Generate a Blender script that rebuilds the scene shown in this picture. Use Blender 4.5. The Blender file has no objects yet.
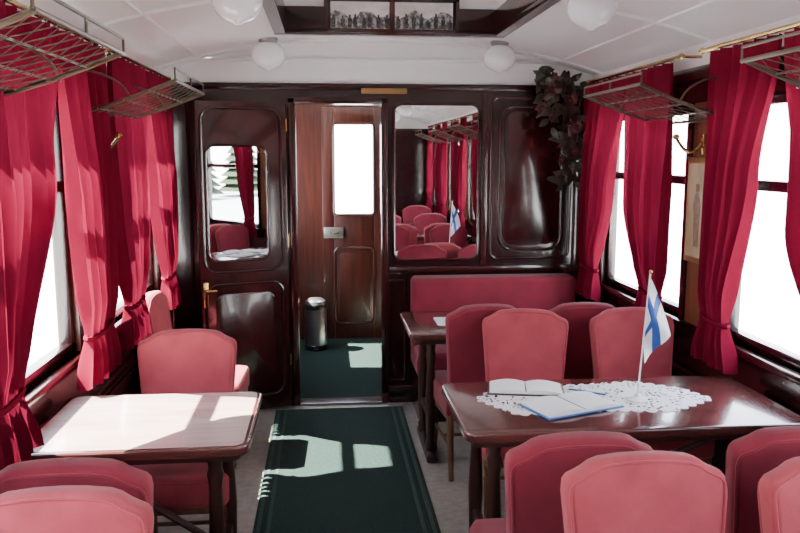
import bpy, bmesh, math, random
from mathutils import Vector, Matrix
random.seed(7)
S = bpy.context.scene
COL = S.collection
XL, XR, YE, YR = -1.05, 1.80, 5.20, -3.30
XC = 0.375

# ------------------------------------------------------------------ materials
def newmat(name):
    m = bpy.data.materials.new(name); m.use_nodes = True
    nt = m.node_tree
    for n in list(nt.nodes): nt.nodes.remove(n)
    out = nt.nodes.new('ShaderNodeOutputMaterial')
    return m, nt, out

def pmat(name, c1, c2=None, rough=0.5, metal=0.0, scale=(8, 8, 8), bump=0.0, bscale=200.0, coat=0.0, spec=0.5, sheen=0.0, detail=4.0, dist=0.0, lo=0.35, hi=0.65):
    m, nt, out = newmat(name)
    b = nt.nodes.new('ShaderNodeBsdfPrincipled')
    nt.links.new(b.outputs[0], out.inputs[0])
    b.inputs['Roughness'].default_value = rough
    b.inputs['Metallic'].default_value = metal
    b.inputs['Coat Weight'].default_value = coat
    b.inputs['Coat Roughness'].default_value = 0.08
    b.inputs['Specular IOR Level'].default_value = spec
    b.inputs['Sheen Weight'].default_value = sheen
    tc = nt.nodes.new('ShaderNodeTexCoord')
    if c2 is None: c2 = tuple(v * 0.85 for v in c1)
    mp = nt.nodes.new('ShaderNodeMapping'); mp.inputs['Scale'].default_value = scale
    nt.links.new(tc.outputs['Object'], mp.inputs[0])
    nz = nt.nodes.new('ShaderNodeTexNoise'); nz.inputs['Scale'].default_value = 1.0
    nz.inputs['Detail'].default_value = detail; nz.inputs['Distortion'].default_value = dist
    nt.links.new(mp.outputs[0], nz.inputs['Vector'])
    r = nt.nodes.new('ShaderNodeValToRGB')
    r.color_ramp.elements[0].position = lo; r.color_ramp.elements[1].position = hi
    r.color_ramp.elements[0].color = (*c2, 1); r.color_ramp.elements[1].color = (*c1, 1)
    nt.links.new(nz.outputs[0], r.inputs[0]); nt.links.new(r.outputs[0], b.inputs['Base Color'])
    if bump > 0:
        n2 = nt.nodes.new('ShaderNodeTexNoise'); n2.inputs['Scale'].default_value = bscale
        nt.links.new(tc.outputs['Object'], n2.inputs['Vector'])
        bp = nt.nodes.new('ShaderNodeBump'); bp.inputs['Strength'].default_value = bump; bp.inputs['Distance'].default_value = 0.004
        nt.links.new(n2.outputs[0], bp.inputs['Height']); nt.links.new(bp.outputs[0], b.inputs['Normal'])
    return m

M_mah = pmat('mahogany', (0.022, 0.0032, 0.0035), (0.008, 0.0014, 0.0016), rough=0.22, scale=(9, 9, 1.2), coat=0.3, dist=1.0)
M_mahr = pmat('mahogany_red', (0.038, 0.0048, 0.0055), (0.017, 0.0024, 0.0028), rough=0.2, scale=(9, 9, 1.2), coat=0.3, dist=1.0)
M_wood = pmat('brown_wood', (0.15, 0.050, 0.022), (0.07, 0.022, 0.011), rough=0.35, scale=(14, 14, 1.5), coat=0.2, dist=1.5)
M_vdoor = pmat('vestibule_door_wood', (0.065, 0.013, 0.007), (0.028, 0.0055, 0.004), rough=0.35, scale=(16, 16, 1.2), coat=0.2, dist=2.0)
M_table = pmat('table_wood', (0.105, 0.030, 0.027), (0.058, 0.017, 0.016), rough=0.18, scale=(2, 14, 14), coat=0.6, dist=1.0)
M_tabsun = pmat('sunlit_table_wood', (0.46, 0.34, 0.31), (0.36, 0.24, 0.215), rough=0.22, scale=(2, 14, 14), coat=0.6, dist=1.0)  # paler top for the left table: sunlight washing it out, put into the colour
M_leg = pmat('leg_wood', (0.04, 0.014, 0.010), (0.02, 0.008, 0.006), rough=0.35, scale=(20, 20, 3))
M_chleg = pmat('chair_leg_wood', (0.14, 0.06, 0.03), (0.08, 0.032, 0.016), rough=0.4, scale=(20, 20, 3))
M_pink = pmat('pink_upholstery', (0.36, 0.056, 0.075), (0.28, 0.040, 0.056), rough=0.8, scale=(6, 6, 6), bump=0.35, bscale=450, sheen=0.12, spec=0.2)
M_crimshade = pmat('crimson_shaded_upholstery', (0.20, 0.016, 0.034), (0.15, 0.012, 0.027), rough=0.8, scale=(6, 6, 6), bump=0.35, bscale=450, sheen=0.12, spec=0.2)  # darker pink: shade on away-facing chairs put into the colour; bench shares it
M_white = pmat('white_paint', (0.88, 0.875, 0.85), (0.85, 0.845, 0.82), rough=0.45, scale=(2, 2, 2))
M_floor = pmat('grey_vinyl', (0.31, 0.285, 0.245), (0.23, 0.21, 0.18), rough=0.35, scale=(25, 25, 25), detail=8)
M_carpet = pmat('green_carpet', (0.022, 0.040, 0.034), (0.011, 0.021, 0.018), rough=0.95, scale=(60, 160, 10), bump=0.8, bscale=260, spec=0.1)
M_carpet2 = pmat('green_carpet_border', (0.048, 0.075, 0.066), (0.03, 0.05, 0.043), rough=0.95, scale=(60, 60, 10), bump=0.8, bscale=260, spec=0.1)
M_brass = pmat('brass', (0.55, 0.38, 0.14), rough=0.25, metal=1.0)
M_rack = pmat('rack_metal', (0.13, 0.105, 0.075), rough=0.35, metal=0.8)
M_net = pmat('rack_cord', (0.09, 0.07, 0.05), rough=0.8)
M_steel = pmat('brushed_steel', (0.55, 0.55, 0.56), rough=0.3, metal=1.0, scale=(2, 2, 90))
M_black = pmat('black_plastic', (0.015, 0.015, 0.016), rough=0.4)
M_opal = pmat('opal_glass', (0.85, 0.85, 0.85), (0.82, 0.82, 0.82), rough=0.12, coat=0.5)
M_mirror = pmat('mirror', (0.86, 0.86, 0.86), (0.85, 0.85, 0.85), rough=0.01, metal=1.0)
M_lockm = pmat('lock_metal', (0.35, 0.34, 0.33), rough=0.35, metal=0.8)
M_paper = pmat('paper', (0.80, 0.80, 0.80), (0.75, 0.76, 0.78), rough=0.7)
M_blue = pmat('flag_blue', (0.015, 0.075, 0.36), rough=0.6)
M_bookb = pmat('book_blue', (0.04, 0.13, 0.36), rough=0.5)
M_flagw = pmat('flag_white', (0.80, 0.81, 0.83), (0.78, 0.79, 0.81), rough=0.6)
M_leaf = pmat('dark_leaf', (0.022, 0.030, 0.013), (0.026, 0.018, 0.010), rough=0.6, scale=(20, 20, 20))
M_rose = pmat('dark_rose', (0.08, 0.008, 0.012), (0.03, 0.004, 0.007), rough=0.6, scale=(30, 30, 30))
M_phs = pmat('photograph_sky', (0.80, 0.79, 0.76), (0.60, 0.59, 0.57), rough=0.3, scale=(12, 12, 20), detail=6)
M_phm = pmat('photograph_hills', (0.42, 0.42, 0.40), (0.10, 0.10, 0.10), rough=0.3, scale=(60, 60, 60), detail=12, lo=0.45, hi=0.6)
M_phd = pmat('photograph_figures', (0.10, 0.10, 0.10), (0.008, 0.008, 0.008), rough=0.3, scale=(70, 70, 60), detail=12, lo=0.45, hi=0.68)
M_print = pmat('print_paper', (0.40, 0.31, 0.20), (0.28, 0.20, 0.12), rough=0.4, scale=(10, 10, 6))
M_printd = pmat('print_ink', (0.09, 0.055, 0.035), (0.20, 0.10, 0.06), rough=0.4, scale=(40, 40, 40))
M_gold = pmat('gilt_frame', (0.30, 0.18, 0.07), rough=0.35, metal=0.6)
M_gravel = pmat('gravel', (0.62, 0.61, 0.59), (0.50, 0.49, 0.47), rough=0.9, scale=(3, 3, 3), detail=10)
M_tree = pmat('conifer_green', (0.012, 0.030, 0.006), (0.004, 0.012, 0.003), rough=0.9, scale=(6, 6, 6))
M_bark = pmat('bark', (0.05, 0.03, 0.02), rough=0.9)

def curtain_mat():
    m, nt, out = newmat('crimson_curtain')
    d = nt.nodes.new('ShaderNodeBsdfDiffuse'); t = nt.nodes.new('ShaderNodeBsdfTranslucent')
    mx = nt.nodes.new('ShaderNodeMixShader'); mx.inputs[0].default_value = 0.20
    tc = nt.nodes.new('ShaderNodeTexCoord')
    nz = nt.nodes.new('ShaderNodeTexNoise'); nz.inputs['Scale'].default_value = 6
    nt.links.new(tc.outputs['Object'], nz.inputs['Vector'])
    r = nt.nodes.new('ShaderNodeValToRGB')
    r.color_ramp.elements[0].color = (0.105, 0.005, 0.015, 1); r.color_ramp.elements[1].color = (0.145, 0.007, 0.022, 1)
    nt.links.new(nz.outputs[0], r.inputs[0])
    nt.links.new(r.outputs[0], d.inputs[0])
    t.inputs[0].default_value = (0.24, 0.011, 0.040, 1)
    nt.links.new(d.outputs[0], mx.inputs[1]); nt.links.new(t.outputs[0], mx.inputs[2])
    nt.links.new(mx.outputs[0], out.inputs[0])
    return m
M_curt = curtain_mat()

def glass_mat():
    m, nt, out = newmat('window_glass')
    t = nt.nodes.new('ShaderNodeBsdfTransparent'); g = nt.nodes.new('ShaderNodeBsdfGlossy')
    g.inputs['Roughness'].default_value = 0.02
    t.inputs[0].default_value = (0.97, 0.98, 0.98, 1)
    mx = nt.nodes.new('ShaderNodeMixShader'); mx.inputs[0].default_value = 0.06
    nt.links.new(t.outputs[0], mx.inputs[1]); nt.links.new(g.outputs[0], mx.inputs[2])
    nt.links.new(mx.outputs[0], out.inputs[0])
    return m
M_glass = glass_mat()

def lace_mat():
    m, nt, out = newmat('lace')
    t = nt.nodes.new('ShaderNodeBsdfTransparent'); d = nt.nodes.new('ShaderNodeBsdfDiffuse')
    d.inputs[0].default_value = (0.74, 0.74, 0.76, 1)
    tc = nt.nodes.new('ShaderNodeTexCoord')
    v = nt.nodes.new('ShaderNodeTexVoronoi'); v.inputs['Scale'].default_value = 62
    n = nt.nodes.new('ShaderNodeTexNoise'); n.inputs['Scale'].default_value = 12
    nt.links.new(tc.outputs['Object'], v.inputs['Vector']); nt.links.new(tc.outputs['Object'], n.inputs['Vector'])
    a = nt.nodes.new('ShaderNodeMath'); a.operation = 'LESS_THAN'; a.inputs[1].default_value = 0.42
    nt.links.new(v.outputs['Distance'], a.inputs[0])
    b = nt.nodes.new('ShaderNodeMath'); b.operation = 'GREATER_THAN'; b.inputs[1].default_value = 0.48
    nt.links.new(n.outputs[0], b.inputs[0])
    c = nt.nodes.new('ShaderNodeMath'); c.operation = 'MULTIPLY'
    nt.links.new(a.outputs[0], c.inputs[0]); nt.links.new(b.outputs[0], c.inputs[1])
    mx = nt.nodes.new('ShaderNodeMixShader')
    nt.links.new(c.outputs[0], mx.inputs[0])
    nt.links.new(d.outputs[0], mx.inputs[1]); nt.links.new(t.outputs[0], mx.inputs[2])
    nt.links.new(mx.outputs[0], out.inputs[0])
    return m
M_lace = lace_mat()

# ------------------------------------------------------------------ mesh builder
class MB:
    def __init__(s): s.bm = bmesh.new(); s.mats = []
    def mi(s, mat):
        if mat not in s.mats: s.mats.append(mat)
        return s.mats.index(mat)
    def merge(s, tb, mat, M=None, keepmi=False):
        if M is not None: bmesh.ops.transform(tb, matrix=M, verts=tb.verts)
        i = s.mi(mat)
        for f in tb.faces:
            if not keepmi: f.material_index = i
            f.smooth = True
        me = bpy.data.meshes.new('tmp'); tb.to_mesh(me); tb.free()
        s.bm.from_mesh(me); bpy.data.meshes.remove(me)
        return s
    def box(s, x0, x1, y0, y1, z0, z1, mat, bev=0.0, seg=2, M=None):
        tb = bmesh.new(); bmesh.ops.create_cube(tb, size=1.0)
        for v in tb.verts:
            v.co = Vector(((x0 + x1) / 2 + v.co.x * (x1 - x0), (y0 + y1) / 2 + v.co.y * (y1 - y0), (z0 + z1) / 2 + v.co.z * (z1 - z0)))
        if bev > 0: bmesh.ops.bevel(tb, geom=tb.edges[:], offset=bev, segments=seg, affect='EDGES', profile=0.5, clamp_overlap=True)
        return s.merge(tb, mat, M)
    def ext(s, pts, axis, d0, d1, mat, bev=0.0, seg=2, M=None):
        tb = bmesh.new()
        def mk(p, d):
            if axis == 'y': return (p[0], d, p[1])
            if axis == 'z': return (p[0], p[1], d)
            return (d, p[0], p[1])
        a = [tb.verts.new(mk(p, d0)) for p in pts]; b = [tb.verts.new(mk(p, d1)) for p in pts]
        fa = tb.faces.new(a); fb = tb.faces.new(b[::-1])
        n = len(pts)
        for i in range(n): tb.faces.new((a[(i + 1) % n], a[i], b[i], b[(i + 1) % n]))
        bmesh.ops.recalc_face_normals(tb, faces=tb.faces[:])
        if bev > 0:
            es = [e for e in fa.edges] + [e for e in fb.edges]
            bmesh.ops.bevel(tb, geom=list(set(es)), offset=bev, segments=seg, affect='EDGES', profile=0.5, clamp_overlap=True)
        return s.merge(tb, mat, M)
    def lathe(s, prof, c, mat, n=24, M=None):
        tb = bmesh.new(); rings = []
        for r, z in prof:
            if r < 1e-5: rings.append([tb.verts.new((c[0], c[1], c[2] + z))])
            else: rings.append([tb.verts.new((c[0] + r * math.cos(2 * math.pi * i / n), c[1] + r * math.sin(2 * math.pi * i / n), c[2] + z)) for i in range(n)])
        for A, B in zip(rings, rings[1:]):
            if len(A) == 1 and len(B) == 1: continue
            for i in range(n):
                j = (i + 1) % n
                if len(A) == 1: tb.faces.new((A[0], B[i], B[j]))
                elif len(B) == 1: tb.faces.new((A[i], A[j], B[0]))
                else: tb.faces.new((A[i], A[j], B[j], B[i]))
        bmesh.ops.recalc_face_normals(tb, faces=tb.faces[:])
        return s.merge(tb, mat, M)
    def tube(s, path, r, mat, n=8, closed=False, M=None):
        P = [Vector(p) for p in path]; tb = bmesh.new(); rings = []
        N = len(P)
        up = None
        for i in range(N):
            if closed: t = (P[(i + 1) % N] - P[i - 1])
            else: t = P[min(i + 1, N - 1)] - P[max(i - 1, 0)]
            t.normalize()
            if up is None:
                up = Vector((0, 0, 1)) if abs(t.z) < 0.9 else Vector((1, 0, 0))
            sd = t.cross(up)
            if sd.length < 1e-4: sd = t.cross(Vector((1, 0.2, 0.1)))
            sd.normalize(); up = sd.cross(t).normalized()
            rr = r[i] if isinstance(r, (list, tuple)) else r
            rings.append([tb.verts.new(P[i] + rr * (math.cos(2 * math.pi * k / n) * sd + math.sin(2 * math.pi * k / n) * up)) for k in range(n)])
        m = N if closed else N - 1
        for i in range(m):
            A = rings[i]; B = rings[(i + 1) % N]
            for k in range(n):
                j = (k + 1) % n
                tb.faces.new((A[k], A[j], B[j], B[k]))
        if not closed:
            tb.faces.new(rings[0][::-1]); tb.faces.new(rings[-1])
        return s.merge(tb, mat, M)
    def obj(s, name, loc=(0, 0, 0), rot=0.0, parent=None):
        me = bpy.data.meshes.new(name); s.bm.to_mesh(me); s.bm.free()
        for m in s.mats: me.materials.append(m)
        me.set_sharp_from_angle(angle=math.radians(38))
        return place(name, me, loc, rot, parent)

def place(name, me, loc=(0, 0, 0), rot=0.0, parent=None):
    o = bpy.data.objects.new(name, me); COL.objects.link(o)
    o.location = loc; o.rotation_euler = (0, 0, math.radians(rot))
    if parent: o.parent = parent
    return o

def rrect(x0, x1, z0, z1, r, n=6):
    pts = []
    for cx, cz, a0 in ((x1 - r, z1 - r, 0), (x0 + r, z1 - r, 90), (x0 + r, z0 + r, 180), (x1 - r, z0 + r, 270)):
        for i in range(n + 1):
            a = math.radians(a0 + 90 * i / n)
            pts.append((cx + r * math.cos(a), cz + r * math.sin(a)))
    return pts

# ------------------------------------------------------------------ shell
wins = [2.78 + 1.55 * k for k in (1, 0, -1, -2, -3)]
HW, ZS, ZT = 0.575, 0.87, 1.95

def side_wall(name, xi, sgn):
    mb = MB()
    x0, x1 = sorted((xi, xi + sgn * 0.09))
    mb.box(x0, x1, YR, YE + 0.08, 0, ZS, M_mah)
    mb.box(x0, x1, YR, YE + 0.08, ZT, 2.11, M_mah)
    mb.box(x0, x1, YR, YE + 0.08, 2.11, 2.32, M_white)
    edges = sorted([YR, YE + 0.08] + [w - HW for w in wins] + [w + HW for w in wins])
    for a, b in zip(edges[0::2], edges[1::2]):
        if b - a > 0.01:
            mb.box(x0, x1, a, b, ZS, ZT, M_wood)
            t0, t1 = sorted((xi, xi - sgn * 0.015))
            if b - a > 0.3:
                mb.box(t0, t1, a + 0.0, a + 0.05, ZS, ZT, M_mah, 0.004)
                mb.box(t0, t1, b - 0.05, b, ZS, ZT, M_mah, 0.004)
    t0, t1 = sorted((xi, xi - sgn * 0.02))
    mb.box(t0, t1, YR, YE, 0.0, 0.12, M_mah, 0.004)
    mb.box(t0, t1, YR, YE, 0.60, 0.64, M_mahr, 0.004)
    mb.box(t0, t1, YR, YE, 2.06, 2.12, M_mah, 0.004)
    for w in wins:
        for a, b in ((w - 0.7, w - 0.02), (w + 0.02, w + 0.7)):
            pts = rrect(a, b, 0.17, 0.56, 0.02, 3)
            xx = xi - sgn * 0.004
            mb.tube([(xx, p[0], p[1]) for p in pts], 0.008, M_mahr, 6, closed=True)
    return mb.obj(name)
side_wall('wall_left', XL, -1)
side_wall('wall_right', XR, 1)

wn = 0
for xi, sgn in ((XL, -1), (XR, 1)):
    for w in wins:
        wn += 1
        mb = MB()
        a0, a1 = sorted((xi + sgn * 0.02, xi + sgn * 0.07))
        f = 0.045
        mb.box(a0, a1, w - HW, w - HW + f, ZS, ZT, M_mah, 0.004)
        mb.box(a0, a1, w + HW - f, w + HW, ZS, ZT, M_mah, 0.004)
        mb.box(a0, a1, w - HW, w + HW, ZS, ZS + f, M_mah, 0.004)
        mb.box(a0, a1, w - HW, w + HW, ZT - f, ZT, M_mah, 0.004)
        mb.box(a0, a1, w - HW, w + HW, 1.55, 1.595, M_mah, 0.004)
        g0, g1 = sorted((xi + sgn * 0.044, xi + sgn * 0.048))
        mb.box(g0, g1, w - HW + 0.02, w + HW - 0.02, ZS + 0.02, ZT - 0.02, M_glass)
        s0, s1 = sorted((xi - sgn * 0.03, xi + sgn * 0.03))
        mb.box(s0, s1, w - HW - 0.05, w + HW + 0.05, ZS - 0.035, ZS, M_mahr, 0.008)
        mb.obj('window_%d' % wn)

# end wall
DX0, DX1, DZ = -0.19, 0.37, 2.03
mb = MB()
mb.box(XL - 0.09, DX0, YE, YE + 0.08, 0, 2.155, M_mah)
mb.box(DX1, XR + 0.09, YE, YE + 0.08, 0, 2.155, M_mah)
mb.box(DX0, DX1, YE, YE + 0.08, DZ, 2.155, M_mah)
mb.box(XL - 0.09, XR + 0.09, YE, YE + 0.08, 2.155, 2.5, M_white)
mb.box(XL, XR, YE - 0.025, YE, 2.12, 2.16, M_mah, 0.006)
mb.box(XL, XR, YE - 0.02, YE, 2.30, 2.32, M_white, 0.006)
mb.box(DX0 - 0.05, DX0, YE - 0.02, YE, 0, DZ + 0.04, M_mahr, 0.006)
mb.box(DX1, DX1 + 0.045, YE - 0.02, YE, 0, DZ + 0.04, M_mahr, 0.006)
mb.box(DX0 - 0.05, DX1 + 0.045, YE - 0.02, YE, DZ, DZ + 0.045, M_mahr, 0.006)
mb.box(1.045, 1.085, YE - 0.015, YE, 0.95, 2.12, M_mahr, 0.005)
mb.box(1.685, 1.735, YE - 0.015, YE, 0, 2.12, M_mahr, 0.005)
mb.box(DX1 + 0.05, XR, YE - 0.03, YE, 0.905, 0.955, M_mahr, 0.01)
mb.box(DX1 + 0.05, XR, YE - 0.02, YE, 0.0, 0.12, M_mah, 0.005)
for x0, x1, z0, z1, r in ((1.11, 1.66, 1.0, 2.08, 0.05), (1.17, 1.60, 1.06, 2.02, 0.09), (0.42, 0.53, 0.16, 0.86, 0.02), (-1.02, -0.88, 0.2, 2.05, 0.02)):
    mb.tube([(p[0], YE - 0.003, p[1]) for p in rrect(x0, x1, z0, z1, r)], 0.011, M_mahr, 8, closed=True)
mb.ext(rrect(1.20, 1.57, 1.09, 1.99, 0.08), 'y', YE - 0.012, YE, M_mahr, 0.008)
mb.obj('wall_end')

mb = MB()
mb.box(XL - 0.09, XR + 0.09, YR - 0.08, YR, 0, 2.155, M_mah)
mb.box(XL - 0.09, XR + 0.09, YR - 0.08, YR, 2.155, 2.5, M_white)
mb.box(DX0, DX1, YR, YR + 0.03, 0, 2.03, M_mahr, 0.01)
for x0, x1 in ((-0.95, -0.3), (0.5, 1.05), (1.15, 1.7)):
    mb.tube([(p[0], YR + 0.003, p[1]) for p in rrect(x0, x1, 1.0, 2.05, 0.06)], 0.011, M_mahr, 8, closed=True)
mb.obj('wall_rear')

mb = MB()
mb.box(XL - 0.09, XR + 0.09, YR - 0.08, 7.2, -0.08, 0, M_floor)
mb.obj('floor')

def zc(x): return 2.2 + 0.22 * (1 - min(1, abs((x - XC) / 1.5)) ** 2.5)
CX0, CX1, CY1, CY0 = -0.22, 0.97, 4.42, -2.6
tb = bmesh.new()
def strip(xs, y0, y1):
    prev = None
    for x in xs:
        a = (tb.verts.new((x, y0, zc(x))), tb.verts.new((x, y1, zc(x))))
        if prev: tb.faces.new((prev[0], a[0], a[1], prev[1]))
        prev = a
def lin(a, b, n): return [a + (b - a) * i / n for i in range(n + 1)]
strip(lin(XL - 0.09, CX0, 14), YR - 0.08, YE + 0.08)
strip(lin(CX1, XR + 0.09, 14), YR - 0.08, YE + 0.08)
strip(lin(CX0, CX1, 12), CY1, YE + 0.08)
strip(lin(CX0, CX1, 12), YR - 0.08, CY0)
bmesh.ops.remove_doubles(tb, verts=tb.verts, dist=1e-5)
mb = MB(); mb.merge(tb, M_white)
for y in (5.02, 3.57, 2.02, 0.47, -1.08, -2.7):
    for xs in ((XL, CX0 - 0.02), (CX1 + 0.02, XR)):
        mb.tube([(x, y, zc(x) + 0.002) for x in lin(xs[0], xs[1], 14)], 0.015, M_white, 8)
for x in (-0.78, 1.53):
    mb.tube([(x, YR, zc(x)), (x, YE, zc(x))], 0.009, M_white, 8)
mb.tube([(x, 5.02, zc(x) + 0.002) for x in lin(CX0 - .05, CX1 + .05, 14)], 0.015, M_white, 8)
mb.box(CX0 - 0.04, CX1 + 0.04, CY0, CY1 + 0.04, 2.80, 2.83, M_white)
mb.box(CX0 - 0.04, CX0, CY0, CY1, 2.38, 2.80, M_white)
mb.box(CX1, CX1 + 0.04, CY0, CY1, 2.38, 2.80, M_white)
mb.box(CX0 - 0.04, CX1 + 0.04, CY1, CY1 + 0.04, 2.38, 2.80, M_white)
mb.box(CX0 - 0.04, CX1 + 0.04, CY0 - 0.04, CY0, 2.38, 2.80, M_white)
mb.obj('ceiling')

mb = MB()
mb.box(CX0 - 0.05, CX1 + 0.05, CY1 - 0.02, CY1 + 0.06, 2.355, 2.39, M_mah, 0.006)
mb.box(CX0, CX1, CY1 - 0.02, CY1, 2.37, 2.50, M_mah, 0.006)
for x0, x1, xa, xb in ((CX0 - 0.05, CX0 + 0.015, CX0, CX0 + 0.015), (CX1 - 0.015, CX1 + 0.05, CX1 - 0.015, CX1)):
    mb.box(x0, x1, CY0, CY1, 2.355, 2.39, M_mah, 0.006)
    mb.box(xa, xb, CY0, CY1, 2.38, 2.50, M_mah, 0.004)
for y in (2.6, 1.2, -0.2, -1.6):
    mb.box(CX0, CX1, y - 0.02, y + 0.02, 2.70, 2.80, M_mah, 0.006)
mb.obj('trim_clerestory')

mb = MB()
y1 = CY1 - 0.02
fx0, fx1, fz0, fz1 = 0.005, 0.745, 2.36, 2.545
mb.box(fx0, fx1, y1 - 0.02, y1, fz0, fz1, M_mah, 0.004)
rng2 = random.Random(3)
for a, b in ((fx0 + 0.035, XC - 0.015), (XC + 0.015, fx1 - 0.035)):
    z0, z1 = fz0 + 0.022, fz1 - 0.022
    mb.box(a, b, y1 - 0.022, y1 - 0.018, z0, z1, M_phs)
    hill = [(a, z0)] + [(a + (b - a) * i / 14, z0 + 0.075 + 0.02 * math.sin(i * 0.9 + a * 9) + rng2.uniform(-.008, .008)) for i in range(15)] + [(b, z0)]
    mb.ext(hill, 'y', y1 - 0.0235, y1 - 0.0215, M_phm)
    for i in range(8):
        cx = a + (b - a) * (i + 0.5) / 8 + rng2.uniform(-.008, .008); h = rng2.uniform(0.045, 0.085)
        mb.ext([(cx - .010, z0 + .004), (cx + .010, z0 + .004), (cx + .012, z0 + h * .7), (cx + .005, z0 + h * .8), (cx + .005, z0 + h), (cx - .005, z0 + h), (cx - .005, z0 + h * .8), (cx - .012, z0 + h * .7)], 'y', y1 - 0.0245, y1 - 0.0232, M_phd)
for z in (fz0, fz1 - 0.02):
    mb.box(fx0, fx1, y1 - 0.034, y1 - 0.018, z, z + 0.02, M_mahr, 0.004)
for x in (fx0, XC - 0.011, fx1 - 0.022):
    mb.box(x, x + 0.022, y1 - 0.034, y1 - 0.018, fz0, fz1, M_mahr, 0.004)
mb.obj('framed_photographs')

# ------------------------------------------------------------------ vestibule
VY0, VY1, VX0, VX1 = YE + 0.08, 7.1, -0.50, 1.25
mb = MB()
mb.box(VX0 - 0.05, VX0, VY0, VY1, 0, 0.9, M_vdoor)
mb.box(VX0 - 0.05, VX0, VY0, VY1, 2.0, 2.3, M_vdoor)
mb.box(VX0 - 0.05, VX0, VY0, 6.15, 0.9, 2.0, M_vdoor)
mb.box(VX0 - 0.05, VX0, 6.95, VY1, 0.9, 2.0, M_vdoor)
mb.obj('wall_vestibule_left')
mb = MB()
mb.box(VX1, VX1 + 0.05, VY0, VY1, 0, 2.3, M_vdoor)
mb.obj('wall_vestibule_right')
wx0, wx1, wz0, wz1 = 0.075, 0.44, 1.16, 1.98
mb = MB()
Y = VY1
mb.box(VX0 - 0.05, -0.03, Y, Y + 0.06, 0, 2.3, M_vdoor)
mb.box(0.53, VX1 + 0.05, Y, Y + 0.06, 0, 2.3, M_vdoor)
mb.box(-0.03, 0.53, Y, Y + 0.06, 2.12, 2.3, M_vdoor)
mb.obj('wall_vestibule_end')
mb = MB()
mb.box(-0.03, wx0, Y, Y + 0.04, 0.0, 2.12, M_vdoor, 0.004)
mb.box(wx1, 0.53, Y, Y + 0.04, 0.0, 2.12, M_vdoor, 0.004)
mb.box(wx0, wx1, Y, Y + 0.04, 0.0, wz0, M_vdoor, 0.004)
mb.box(wx0, wx1, Y, Y + 0.04, wz1, 2.12, M_vdoor, 0.004)
mb.box(wx0, wx1, Y + 0.015, Y + 0.02, wz0, wz1, M_glass)
mb.tube([(p[0], Y - 0.002, p[1]) for p in rrect(wx0, wx1, wz0, wz1, 0.03)], 0.012, M_vdoor, 8, closed=True)
for z0, z1 in ((0.15, 0.86),):
    mb.tube([(p[0], Y - 0.002, p[1]) for p in rrect(wx0, wx1, z0, z1, 0.05)], 0.012, M_vdoor, 8, closed=True)
    mb.ext(rrect(wx0 + 0.04, wx1 - 0.04, z0 + 0.04, z1 - 0.04, 0.05), 'y', Y - 0.012, Y, M_vdoor, 0.008)
mb.box(-0.02, 0.16, Y - 0.03, Y, 0.95, 1.05, M_lockm, 0.008)
mb.tube([(0.10, Y - 0.02, 1.0), (0.10, Y - 0.06, 1.0), (0.04, Y - 0.065, 1.0)], 0.009, M_brass, 8)
mb.obj('door_2')
mb = MB()
mb.box(VX0 - 0.05, VX1 + 0.05, VY0, VY1 + 0.06, 2.3, 2.34, M_white)
mb.obj('ceiling_vestibule')
mb = MB(); mb.box(-0.30, 0.62, YE + 0.115, 7.08, 0.0, 0.012, M_carpet, 0.003)
mb.obj('vestibule_carpet')
mb = MB(); mb.box(DX0, DX1, YE - 0.03, YE + 0.11, 0.0, 0.012, M_leg, 0.005)
mb.box(DX0, DX1, YE - 0.03, YE - 0.012, 0.0, 0.016, M_lockm, 0.004)
mb.obj('door_threshold')

mb = MB()
c = (-0.10, 6.72, 0.012)
mb.lathe([(0, 0), (0.098, 0), (0.1, 0.01), (0.1, 0.04), (0.095, 0.045)], c, M_black)
mb.lathe([(0.095, 0.04), (0.095, 0.36), (0.093, 0.365)], c, M_steel)
mb.lathe([(0.098, 0.36), (0.1, 0.365), (0.1, 0.40), (0.098, 0.405)], c, M_black)
mb.lathe([(0.097, 0.40), (0.088, 0.43), (0.06, 0.448), (0, 0.455)], c, M_steel)
mb.box(c[0] - 0.02, c[0] + 0.02, c[1] - 0.14, c[1] - 0.09, 0.025, 0.037, M_black, 0.004)
mb.obj('pedal_bin')

# ------------------------------------------------------------------ open door leaf (swung into the saloon, hinge on its right edge)
mb = MB()
W = 0.575
lx0, lx1, ly0, ly1 = -W, 0.0, -0.04, 0.0
mb.box(lx0, lx1, ly0, ly1, 0.02, 2.03, M_mahr, 0.006)
hx0, hx1, hz0, hz1 = -W + 0.055, -0.13, 1.03, 1.76
mb.ext(rrect(hx0, hx1, hz0, hz1, 0.06), 'y', ly0 - 0.004, ly0 + 0.005, M_mirror)
mb.tube([(p[0], ly0 - 0.004, p[1]) for p in rrect(hx0, hx1, hz0, hz1, 0.06)], 0.009, M_mah, 8, closed=True)
mb.tube([(p[0], ly0 - 0.001, p[1]) for p in rrect(lx0 + 0.03, lx1 - 0.04, 0.96, 1.99, 0.08)], 0.010, M_mah, 8, closed=True)
mb.tube([(p[0], ly0 - 0.001, p[1]) for p in rrect(lx0 + 0.03, lx1 - 0.04, 0.12, 0.88, 0.08)], 0.010, M_mah, 8, closed=True)
mb.ext(rrect(lx0 + 0.09, lx1 - 0.10, 0.18, 0.82, 0.06), 'y', ly0 - 0.01, ly0, M_mahr, 0.007)
mb.box(lx0 + 0.012, lx0 + 0.045, ly0 - 0.006, ly0, 0.74, 0.90, M_brass, 0.003)
mb.tube([(lx0 + 0.028, ly0, 0.85), (lx0 + 0.028, ly0 - 0.04, 0.85), (lx0 + 0.09, ly0 - 0.045, 0.85)], 0.008, M_brass, 8)
for z in (0.3, 1.1, 1.85):
    mb.lathe([(0, 0), (0.009, 0), (0.009, 0.08), (0, 0.08)], (lx1 + 0.007, ly0 + 0.025, z), M_brass, 10)
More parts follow.
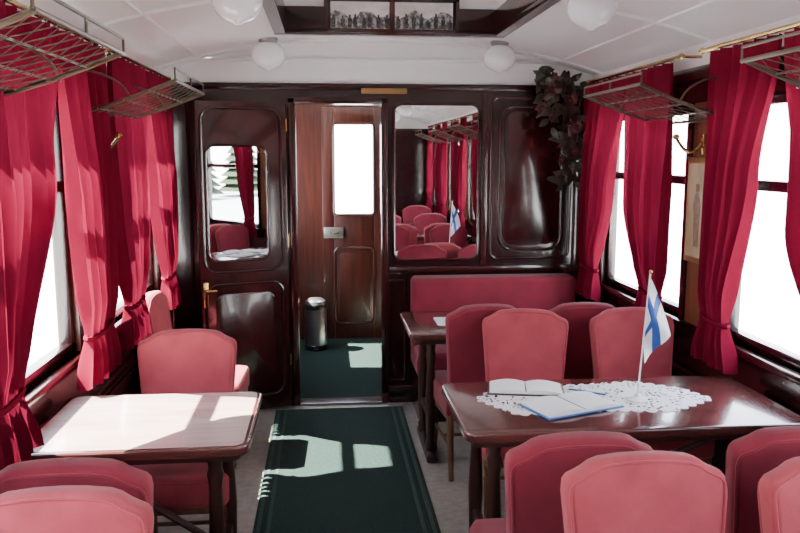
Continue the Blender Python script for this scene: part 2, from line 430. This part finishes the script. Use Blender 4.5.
mb.obj('door_1', (-0.262, YE - 0.03, 0), 19.6)

# mirror
mb = MB()
mx0, mx1, mz0, mz1 = 0.455, 1.02, 1.0, 2.03
mb.ext(rrect(mx0 - 0.012, mx1 + 0.012, mz0 - 0.012, mz1 + 0.012, 0.06), 'y', YE - 0.02, YE, M_mahr, 0.006)
mb.ext(rrect(mx0, mx1, mz0, mz1, 0.05), 'y', YE - 0.024, YE - 0.018, M_mirror)
mb.tube([(p[0], YE - 0.022, p[1]) for p in rrect(mx0, mx1, mz0, mz1, 0.05)], 0.009, M_mahr, 8, closed=True)
mb.obj('wall_mirror')

mb = MB()
mb.ext(rrect(0.24, 0.54, 2.095, 2.13, 0.008), 'y', YE - 0.034, YE - 0.024, M_gold, 0.003)
for x in (0.252, 0.528):
    mb.lathe([(0, 0), (0.004, 0), (0.003, 0.003), (0, 0.004)], (x, YE - 0.034, 2.11), M_brass, 8)
mb.obj('brass_name_plate')

# ------------------------------------------------------------------ carpet runner
mb = MB()
mb.box(-0.35, 0.50, -3.2, 5.08, 0.0, 0.010, M_carpet, 0.003)
for x in (-0.335, -0.29, 0.42, 0.465):
    mb.box(x, x + 0.018, -3.18, 5.06, 0.0095, 0.0125, M_carpet2)
mb.obj('carpet_runner')

# ------------------------------------------------------------------ curtains
def curtain(name, xw, sgn, top, mid, waist, bot, k=7, ph=0.0, zt=2.15, zm=1.45, zw=0.98, zb=0.78):
    tb = bmesh.new(); nu, nv = 90, 44
    keys = [(zt, top), (zm, mid), (zw, waist), (zb, bot)]
    def rng(z):
        for (za, a), (zb_, b) in zip(keys, keys[1:]):
            if z >= zb_ - 1e-6:
                t = (za - z) / (za - zb_); t = t * t * (3 - 2 * t)
                return a[0] + (b[0] - a[0]) * t, a[1] + (b[1] - a[1]) * t
        return bot
    g = []
    for j in range(nv + 1):
        z = zt + (zb - zt) * j / nv
        y0, y1 = rng(z)
        wdt = y1 - y0
        amp = 0.016 + 0.023 * min(1, (zt - z) / 0.6)
        if abs(z - zw) < 0.12: amp *= 0.5 + 0.5 * abs(z - zw) / 0.12
        row = []
        for i in range(nu + 1):
            u = i / nu
            f = math.sin(2 * math.pi * k * u + ph + 0.5 * math.sin(3 * z + ph)) + 0.35 * math.sin(2 * math.pi * k * 1.7 * u + ph * 2 + z)
            x = xw + sgn * amp * f
            y = y0 + wdt * u + 0.006 * math.sin(5 * z + 9 * u + ph)
            zz = z + (0.01 * math.sin(2 * math.pi * k * u + ph) if j == nv else 0)
            row.append(tb.verts.new((x, y, zz)))
        g.append(row)
    for j in range(nv):
        for i in range(nu):
            tb.faces.new((g[j][i], g[j][i + 1], g[j + 1][i + 1], g[j + 1][i]))
    mb = MB(); mb.merge(tb, M_curt)
    ya, yb = waist
    pts = []
    for i in range(20):
        a = 2 * math.pi * i / 20
        pts.append((xw + 0.03 * math.cos(a), (ya + yb) / 2 + ((yb - ya) / 2 + 0.008) * math.sin(a), zw + 0.01 * math.sin(a)))
    mb.tube(pts, 0.011, M_curt, 6, closed=True)
    return mb.obj(name)

cl, cr = -0.950, 1.700
curtain('window_curtain', cl, 1, (2.16, 2.96), (2.18, 2.88), (2.20, 2.42), (2.18, 2.50), 8, 0.3, zm=1.64)
curtain('window_curtain', cl, 1, (2.97, 3.54), (3.08, 3.52), (3.14, 3.46), (3.06, 3.48), 6, 1.3)
curtain('window_curtain', cl, 1, (3.66, 4.30), (3.68, 4.16), (3.78, 4.04), (3.74, 4.07), 6, 2.1)
curtain('window_curtain', cl, 1, (4.36, 4.98), (4.50, 4.97), (4.66, 4.88), (4.64, 4.92), 7, 0.8)
curtain('window_curtain', cr, -1, (4.34, 5.04), (4.56, 5.02), (4.74, 5.00), (4.72, 5.02), 6, 0.9)
curtain('window_curtain', cr, -1, (3.76, 4.32), (3.78, 4.24), (3.80, 4.02), (3.78, 4.06), 6, 1.9)
curtain('window_curtain', cr, -1, (2.84, 3.36), (3.00, 3.32), (3.12, 3.31), (3.06, 3.33), 6, 2.5, zm=1.6)
curtain('window_curtain', cr, -1, (2.12, 2.82), (2.14, 2.72), (2.14, 2.46), (2.12, 2.46), 6, 0.1)
for w in wins[2:]:
    for xw, sg in ((cl, 1), (cr, -1)):
        curtain('window_curtain', xw, sg, (w - 0.64, w - 0.30), (w - 0.62, w - 0.44), (w - 0.62, w - 0.50), (w - 0.64, w - 0.48), 6, w)
        curtain('window_curtain', xw, sg, (w + 0.16, w + 0.64), (w + 0.34, w + 0.62), (w + 0.44, w + 0.62), (w + 0.42, w + 0.64), 6, w + 1)
for xw, xwall in ((cl, XL), (cr, XR)):
    for w in wins:
        mb = MB()
        mb.tube([(xw, w - 0.68, 2.165), (xw, w + 0.70, 2.165)], 0.010, M_brass, 8)
        for yy in (w - 0.66, w + 0.68):
            mb.tube([(xw, yy, 2.165), (xwall, yy, 2.165)], 0.007, M_brass, 8)
            mb.lathe([(0, -0.016), (0.012, -0.01), (0.016, 0), (0.012, 0.01), (0, 0.016)], (xw, yy, 2.165), M_brass, 10)
        mb.obj('curtain_rod')

# ------------------------------------------------------------------ luggage racks
def rack(y0, y1, xwall, s):
    mb = MB()
    xwall = xwall + s * 0.018
    def X(t): return xwall + s * 0.435 * t
    def Z(t): return 1.86 + 0.14 * t ** 1.3
    def arm(y):
        mb.tube([(X(i / 8), y, Z(i / 8)) for i in range(9)], 0.008, M_rack, 8)
        mb.box(min(xwall, xwall - s * 0.018), max(xwall, xwall - s * 0.018) , y - 0.018, y + 0.018, 1.80, 2.055, M_rack, 0.003)
        q = []
        for i in range(9):
            a = i / 8 * math.pi / 2
            q.append((xwall + s * 0.25 * math.sin(a), y, 2.045 - 0.13 * (1 - math.cos(a))))
        mb.tube(q, 0.005, M_rack, 6)
    arm(y0); arm(y1)
    for t in (0.02, 0.28, 0.52, 0.76, 1.0):
        mb.tube([(X(t), y0 - 0.02, Z(t)), (X(t), y1 + 0.02, Z(t))], 0.007 if t in (0.02, 1.0) else 0.0035, M_rack, 8)
    mb.tube([(X(1.0), y0 - 0.02, Z(1) + 0.045), (X(1.0), y1 + 0.02, Z(1) + 0.045)], 0.005, M_rack, 8)
    for y in (y0 - 0.02, y1 + 0.02, (y0 + y1) / 2):
        mb.tube([(X(1), y, Z(1)), (X(1), y, Z(1) + 0.045)], 0.004, M_rack, 6)
    n = 8; L = y1 - y0
    for i in range(-4, n):
        for d in (1, -1):
            pts = []
            for q in range(9):
                t = q / 8
                yy = y0 + L * (i + 4 * t) / n if d == 1 else y1 - L * (i + 4 * t) / n
                if y0 <= yy <= y1: pts.append((X(t), yy, Z(t) - 0.006 * math.sin(math.pi * t)))
            if len(pts) > 1: mb.tube(pts, 0.0016, M_net, 4)
    mb.obj('luggage_rack')
for yb in (3.3, 1.75, 0.2, -1.35):
    rack(yb, yb + 0.70, XL, 1)
    rack(yb, yb + 0.70, XR, -1)

# ------------------------------------------------------------------ ceiling lamps
for y in (4.85, 3.17, 1.5, -0.2, -1.9):
    for x in (-0.33, 1.08):
        mb = MB(); z = zc(x)
        mb.lathe([(0, 0.01), (0.055, 0.01), (0.06, -0.005), (0.05, -0.02), (0.045, -0.03)], (x, y, z), M_lockm, 24)
        mb.lathe([(0.045, -0.022), (0.070, -0.032), (0.092, -0.058), (0.100, -0.088), (0.096, -0.118), (0.080, -0.146), (0.055, -0.166), (0.028, -0.176), (0.012, -0.186), (0, -0.190)], (x, y, z), M_opal, 28)
        mb.obj('ceiling_lamp')

# ------------------------------------------------------------------ chairs
def chair_mesh(fab, name):
    mb = MB()
    half = [(0.0, 0.40), (0.183, 0.40), (0.192, 0.62), (0.203, 0.76), (0.212, 0.865), (0.209, 0.889), (0.198, 0.903), (0.180, 0.911), (0.160, 0.921), (0.140, 0.935), (0.115, 0.944), (0.06, 0.950), (0.0, 0.952)]
    pts = half[1:] + [(-x, z) for x, z in half[1:-1][::-1]]
    M = Matrix.Translation((0, -0.20, 0.40)) @ Matrix.Rotation(math.radians(8), 4, 'X') @ Matrix.Translation((0, 0, -0.40))
    mb.ext(pts, 'y', -0.038, 0.038, fab, 0.024, 4, M)
    for yy in (-0.036, 0.036):
        q = [(x * 0.955, yy, 0.40 + (z - 0.40) * 0.972) for x, z in pts]
        mb.tube(q, 0.0045, fab, 6, closed=True, M=M)
    so = [(-0.195, -0.22), (0.195, -0.22), (0.225, 0.18), (0.20, 0.23), (-0.20, 0.23), (-0.225, 0.18)]
    mb.ext(so, 'z', 0.34, 0.475, fab, 0.028, 4)
    mb.tube([(x * 0.985, y * 0.985, 0.452) for x, y in so], 0.006, fab, 6, closed=True)
    mb.ext([(x * 0.96, y * 0.96) for x, y in so], 'z', 0.32, 0.345, M_chleg, 0.003)
    for sx in (-1, 1):
        mb.lathe([(0, 0), (0.013, 0), (0.017, 0.02), (0.014, 0.035), (0.019, 0.09), (0.024, 0.22), (0.021, 0.245), (0.027, 0.255), (0.021, 0.268), (0.025, 0.29), (0.025, 0.335), (0, 0.335)], (sx * 0.185, 0.185, 0), M_chleg, 14)
        mb.tube([(sx * 0.170, -0.245, 0.0), (sx * 0.170, -0.215, 0.16), (sx * 0.170, -0.195, 0.34)], [0.014, 0.017, 0.021], M_chleg, 8)
        mb.tube([(sx * 0.183, 0.18, 0.17), (sx * 0.170, -0.215, 0.17)], 0.009, M_chleg, 8)
    mb.tube([(-0.177, -0.02, 0.17), (0.177, -0.02, 0.17)], 0.009, M_chleg, 8)
    o = mb.obj(name)
    me = o.data; bpy.data.objects.remove(o)
    return me
CH_P = chair_mesh(M_pink, 'dining_chair_pink'); CH_SHADE = chair_mesh(M_crimshade, 'dining_chair_shaded')
def chair(x, y, rot, me=None): return place('dining_chair', me or CH_P, (x, y, 0), rot)
chair(0.69, 2.25, 0, CH_SHADE)
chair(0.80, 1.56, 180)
chair(1.37, 2.23, -8, CH_SHADE)
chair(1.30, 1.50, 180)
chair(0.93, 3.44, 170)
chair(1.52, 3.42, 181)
chair(0.80, 4.10, 2, CH_SHADE)
chair(1.34, 4.10, -3, CH_SHADE)
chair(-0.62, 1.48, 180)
chair(-0.66, 2.19, 0, CH_SHADE)
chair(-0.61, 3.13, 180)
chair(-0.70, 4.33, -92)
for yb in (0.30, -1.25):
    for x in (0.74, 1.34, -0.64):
        chair(x, yb + 0.36, 0, CH_SHADE); chair(x + 0.03, yb - 0.32, 180)

# ------------------------------------------------------------------ tables
def table(x0, x1, y0, y1, aisle, top=None):
    top = top or M_table
    mb = MB()
    pts = rrect(x0, x1, y0, y1, 0.055)
    mb.ext(pts, 'z', 0.715, 0.75, M_table, 0.008, 3)
    if top is not M_table:
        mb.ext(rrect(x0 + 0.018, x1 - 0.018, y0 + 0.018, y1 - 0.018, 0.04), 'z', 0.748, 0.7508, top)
    mb.ext(rrect(x0 + 0.03, x1 - 0.03, y0 + 0.03, y1 - 0.03, 0.04), 'z', 0.69, 0.716, M_leg, 0.003)
    s = 1 if aisle > (x0 + x1) / 2 else -1
    xs = aisle - s * 0.13; yc = (y0 + y1) / 2
    prof = [(0, 0), (0.028, 0), (0.03, 0.05), (0.02, 0.07), (0.026, 0.12), (0.030, 0.30), (0.022, 0.50), (0.03, 0.56), (0.024, 0.58), (0.03, 0.65), (0, 0.65)]
    for dy in (-0.17, 0.17):
        mb.lathe(prof, (xs, yc + dy, 0.045), M_leg, 16)
    mb.box(xs - 0.03, xs + 0.03, yc - 0.25, yc + 0.25, 0.0, 0.05, M_leg, 0.012)
    mb.box(xs - 0.015, xs + 0.015, yc - 0.17, yc + 0.17, 0.22, 0.26, M_leg, 0.006)
    xw = x0 if s == 1 else x1
    mb.box(min(xw, xw + s * 0.03), max(xw, xw + s * 0.03), y0 + 0.08, y1 - 0.08, 0.60, 0.70, M_leg, 0.004)
    mb.tube([(xs, yc, 0.24), (xw + s * 0.02, yc, 0.66)], 0.014, M_leg, 8)
    mb.obj('dining_table')
table(-1.02, -0.265, 2.48, 3.11, -0.265, M_tabsun)
table(0.47, 1.735, 2.52, 3.15, 0.47)
table(0.44, 1.735, 4.02, 4.66, 0.44)
table(0.47, 1.735, 0.86, 1.30, 0.47); table(-1.02, -0.30, 0.86, 1.28, -0.30)
table(0.47, 1.735, -0.81, -0.19, 0.47); table(-1.02, -0.30, -0.80, -0.20, -0.30)

mb = MB()
mb.box(0.56, 1.66, 4.98, 5.165, 0.40, 0.90, M_crimshade, 0.035, 4)
mb.box(0.56, 1.66, 4.72, 5.14, 0.30, 0.46, M_crimshade, 0.035, 4)
mb.box(0.58, 1.64, 4.76, 5.14, 0.0, 0.31, M_mah, 0.006)
mb.obj('upholstered_bench')

# ------------------------------------------------------------------ table items
zt = 0.7505
outl = []
x0, x1, y0, y1 = 0.58, 1.50, 2.69, 3.08
yc = (y0 + y1) / 2
base = [(x0 + 0.12, y0 + 0.02), (x0 + 0.45, y0 + 0.04), (x1 - 0.22, y0), (x1, yc - 0.06), (x1 - 0.06, yc + 0.08), (x1 - 0.22, y1), (x0 + 0.45, y1 - 0.03), (x0 + 0.14, y1), (x0, yc + 0.02)]
for a, b in zip(base, base[1:] + base[:1]):
    L = math.hypot(b[0] - a[0], b[1] - a[1]); n = max(3, int(L / 0.045))
    nx, ny = (b[1] - a[1]) / L, -(b[0] - a[0]) / L
    for i in range(n):
        for q, off in ((0, -0.006), (0.25, 0.009), (0.5, 0.015), (0.75, 0.009)):
            t = (i + q) / n
            outl.append((a[0] + (b[0] - a[0]) * t + nx * off, a[1] + (b[1] - a[1]) * t + ny * off))
mb = MB(); mb.ext(outl, 'z', zt, zt + 0.0015, M_lace); mb.obj('lace_tablecloth')

def book(name, cx, cy, w, h, rot, cover, zz=0.0):
    mb = MB(); z = 0
    mb.box(-w / 2 - 0.010, w / 2 + 0.010, -h / 2 - 0.010, h / 2 + 0.010, z, z + 0.005, cover, 0.0015)
    for s in (-1, 1):
        pr = [(0, 0.005)] + [(s * w / 2 * t, 0.006 + 0.013 * math.sin(math.pi * min(1, t * 0.9 + 0.10)) + 0.003) for t in lin(0, 1, 8)] + [(s * w / 2, 0.005)]
        mb.ext(pr, 'y', -h / 2, h / 2, M_paper)
    mb.tube([(0, -h / 2, 0.014), (0, h / 2, 0.014)], 0.0015, cover, 6)
    mb.obj(name, (cx, cy, zt + 0.002 + zz), rot)
book('open_guest_book', 0.80, 3.005, 0.29, 0.15, -12, M_leg)
book('open_booklet', 0.92, 2.785, 0.33, 0.18, 20, M_bookb)
mb = MB(); mb.tube([(0, -0.07, 0.004), (0, 0.07, 0.004)], 0.004, M_bookb, 8); mb.tube([(0, 0.07, 0.004), (0, 0.085, 0.004)], [0.0035, 0.001], M_black, 8)
mb.obj('ballpoint_pen', (1.04, 2.94, zt + 0.002), 55)

fe = bpy.data.objects.new('table_flag', None); COL.objects.link(fe); fe.location = (1.20, 2.83, zt + 0.0018)
mb = MB()
mb.lathe([(0, 0), (0.04, 0), (0.04, 0.006), (0.028, 0.011), (0.012, 0.015), (0.007, 0.03), (0, 0.03)], (0, 0, 0), M_flagw, 24)
mb.tube([(0, 0, 0.01), (0.030, 0, 0.50)], 0.0035, M_flagw, 8)
mb.lathe([(0, -0.008), (0.006, -0.004), (0.008, 0), (0.006, 0.006), (0, 0.012)], (0.030, 0, 0.505), M_brass, 12)
mb.obj('stand', parent=fe)
tb = bmesh.new(); nu, nv = 72, 44; g = []
for j in range(nv + 1):
    v = j / nv; row = []
    for i in range(nu + 1):
        u = i / nu
        hx, hz = 0.029 - 0.011 * v, 0.485 - 0.175 * v
        x = hx + u * (0.088 * (1 - v) + 0.0 * v) + 0.012 * math.sin(math.pi * u) * (1 - v)
        z = hz - u * (0.225 * (1 - v) + 0.16 * v)
        y = -0.005 + 0.012 * math.sin(2 * math.pi * (0.6 * u + 1.0 * v)) * min(1, u * 3)
        row.append(tb.verts.new((x, y, z)))
    g.append(row)
mb = MB(); iw = mb.mi(M_flagw); ib = mb.mi(M_blue)
for j in range(nv):
    for i in range(nu):
        f = tb.faces.new((g[j][i], g[j][i + 1], g[j + 1][i + 1], g[j + 1][i]))
        blue = (5 / 18 <= (i + .5) / nu <= 8 / 18) or (4 / 11 <= (j + .5) / nv <= 7 / 11)
        f.material_index = ib if blue else iw
mb.merge(tb, M_flagw, keepmi=True)
mb.obj('cloth', parent=fe)

mb = MB(); mb.ext(rrect(0.62, 0.86, 4.24, 4.46, 0.02), 'z', 0.751, 0.7525, M_lace); mb.obj('lace_doily')

# ------------------------------------------------------------------ picture on right pillar
mb = MB()
px = XR
mb.box(px - 0.022, px, 3.46, 3.71, 1.18, 1.69, M_gold, 0.006)
mb.box(px - 0.026, px - 0.018, 3.485, 3.685, 1.21, 1.66, M_print)
dy = 0.025
mb.ext([(3.535 + dy, 1.26), (3.575 + dy, 1.26), (3.585 + dy, 1.38), (3.595 + dy, 1.46), (3.575 + dy, 1.52), (3.545 + dy, 1.52), (3.525 + dy, 1.46), (3.53 + dy, 1.38)], 'x', px - 0.028, px - 0.025, M_printd)
mb.ext(rrect(3.543 + dy, 3.577 + dy, 1.52, 1.565, 0.015), 'x', px - 0.028, px - 0.025, M_printd)
mb.obj('framed_picture')
for xw, s in ((XR, -1), (XL, 1)):
    for y in (3.60, 2.0):
        mb = MB()
        mb.box(min(xw, xw + s * 0.012), max(xw, xw + s * 0.012), y - 0.02, y + 0.02, 1.70, 1.80, M_brass, 0.004)
        mb.tube([(xw + s * (0.01 + 0.13 * t), y, 1.75 - 0.05 * math.sin(math.pi * t) + 0.03 * t) for t in lin(0, 1, 10)], 0.008, M_brass, 8)
        mb.lathe([(0, -0.015), (0.012, -0.01), (0.016, 0), (0.012, 0.01), (0, 0.015)], (xw + s * 0.14, y, 1.785), M_brass, 12)
        mb.obj('brass_coat_hook')

# ------------------------------------------------------------------ dried rose garland
mb = MB()
def leaf(c, d, up, L, W, mat):
    tb = bmesh.new(); d = d.normalized(); sd = d.cross(up).normalized(); n = sd.cross(d)
    prev = None
    for i in range(6):
        t = i / 5; w = W * math.sin(math.pi * (0.06 + 0.92 * t)); p = c + d * L * t + n * (0.25 * L * math.sin(math.pi * t))
        r = (tb.verts.new(p - sd * w + n * 0.15 * w), tb.verts.new(p), tb.verts.new(p + sd * w + n * 0.15 * w))
        if prev:
            tb.faces.new((prev[0], prev[1], r[1], r[0])); tb.faces.new((prev[1], prev[2], r[2], r[1]))
        prev = r
    mb.merge(tb, mat)
spine = [(1.46, 5.10, 2.23), (1.56, 5.08, 2.17), (1.48, 5.06, 2.06), (1.56, 5.06, 1.97), (1.58, 5.07, 1.84), (1.60, 5.08, 1.70), (1.61, 5.10, 1.60), (1.60, 5.12, 1.52)]
mb.tube(spine, 0.008, M_leaf, 6)
for i in range(150):
    t = random.random() ** 1.3 * (len(spine) - 1.01); k = int(t); f = t - k
    c = Vector(spine[k]).lerp(Vector(spine[k + 1]), f)
    sp = 0.11 if t < 4 else 0.05
    c += Vector((random.uniform(-sp, sp), random.uniform(-0.06, 0.03), random.uniform(-0.05, 0.02)))
    d = Vector((random.uniform(-1, 1), random.uniform(-0.7, 0.1), random.uniform(-1, 0.4)))
    leaf(c, d, Vector((random.uniform(-.4, .4), -1, random.uniform(-.4, .4))), random.uniform(0.06, 0.10), random.uniform(0.018, 0.030), M_leaf if random.random() < 0.85 else M_rose)
for c in ((1.46, 5.02, 2.12), (1.58, 5.0, 2.05), (1.62, 5.0, 1.88), (1.40, 5.03, 2.0), (1.62, 5.02, 1.72)):
    cv = Vector(c)
    mb.lathe([(0, -0.03), (0.022, -0.015), (0.028, 0.005), (0.018, 0.022), (0, 0.026)], c, M_rose, 10)
    for q in range(9):
        a = q * 2.4; d = Vector((math.cos(a), -0.5, math.sin(a)))
        leaf(cv + d * 0.008, d, Vector((0, -1, 0.1)), 0.045, 0.022, M_rose)
mb.obj('dried_rose_garland')

# ------------------------------------------------------------------ exterior
mb = MB(); mb.box(-80, 80, -80, 80, -1.4, -1.3, M_gravel); mb.obj('ground')
for x, y, h in ((-19, -14, 7), (-16, -22, 6), (24, -38, 6.5), (20, -40, 7.5), (29, -40, 7), (26, -44, 8), (17, -42, 7), (33, -42, 7), (14, -44, 8)):
    mb = MB()
    mb.lathe([(0, 0), (0.2, 0), (0.12, h * 0.6), (0, h * 0.6)], (x, y, -1.3), M_bark, 8)
    pr = []
    n = 12
    for i in range(n):
        r = 1.9 * (1 - i / n); z = 0.4 + (h - 0.4) * i / n
        pr += [(r, z), (r * 0.62, z + (h - .4) / n * 0.9)]
    mb.lathe([(0, 0.5)] + pr + [(0, h)], (x, y, -1.3), M_tree, 16)
    mb.obj('conifer_tree')

# ------------------------------------------------------------------ light
w = bpy.data.worlds.new('sky'); S.world = w; w.use_nodes = True
nt = w.node_tree
bg = nt.nodes['Background']
tc = nt.nodes.new('ShaderNodeTexCoord'); sp = nt.nodes.new('ShaderNodeSeparateXYZ'); rp = nt.nodes.new('ShaderNodeValToRGB')
nt.links.new(tc.outputs['Generated'], sp.inputs[0]); nt.links.new(sp.outputs['Z'], rp.inputs[0]); nt.links.new(rp.outputs[0], bg.inputs[0])
rp.color_ramp.elements[0].position = 0.0; rp.color_ramp.elements[0].color = (1.0, 0.99, 0.95, 1)
rp.color_ramp.elements[1].position = 0.7; rp.color_ramp.elements[1].color = (0.68, 0.79, 1.0, 1)
bg.inputs['Strength'].default_value = 20.0
sl = bpy.data.lights.new('sun', 'SUN'); sl.energy = 125; sl.angle = math.radians(0.6); sl.color = (1.0, 0.95, 0.86)
so = bpy.data.objects.new('sun', sl); COL.objects.link(so)
d = Vector((0.60, -0.06, -0.78)); so.rotation_euler = d.to_track_quat('-Z', 'Y').to_euler(); so.location = (-5, 2, 8)

cam = bpy.data.cameras.new('camera'); co = bpy.data.objects.new('camera', cam); COL.objects.link(co)
cam.lens = 35.0; cam.sensor_width = 36; cam.clip_start = 0.02; cam.clip_end = 300
co.location = (0, 0, 1.70); co.rotation_euler = (math.radians(90 - 8.16), 0, math.radians(-5.45))
S.camera = co
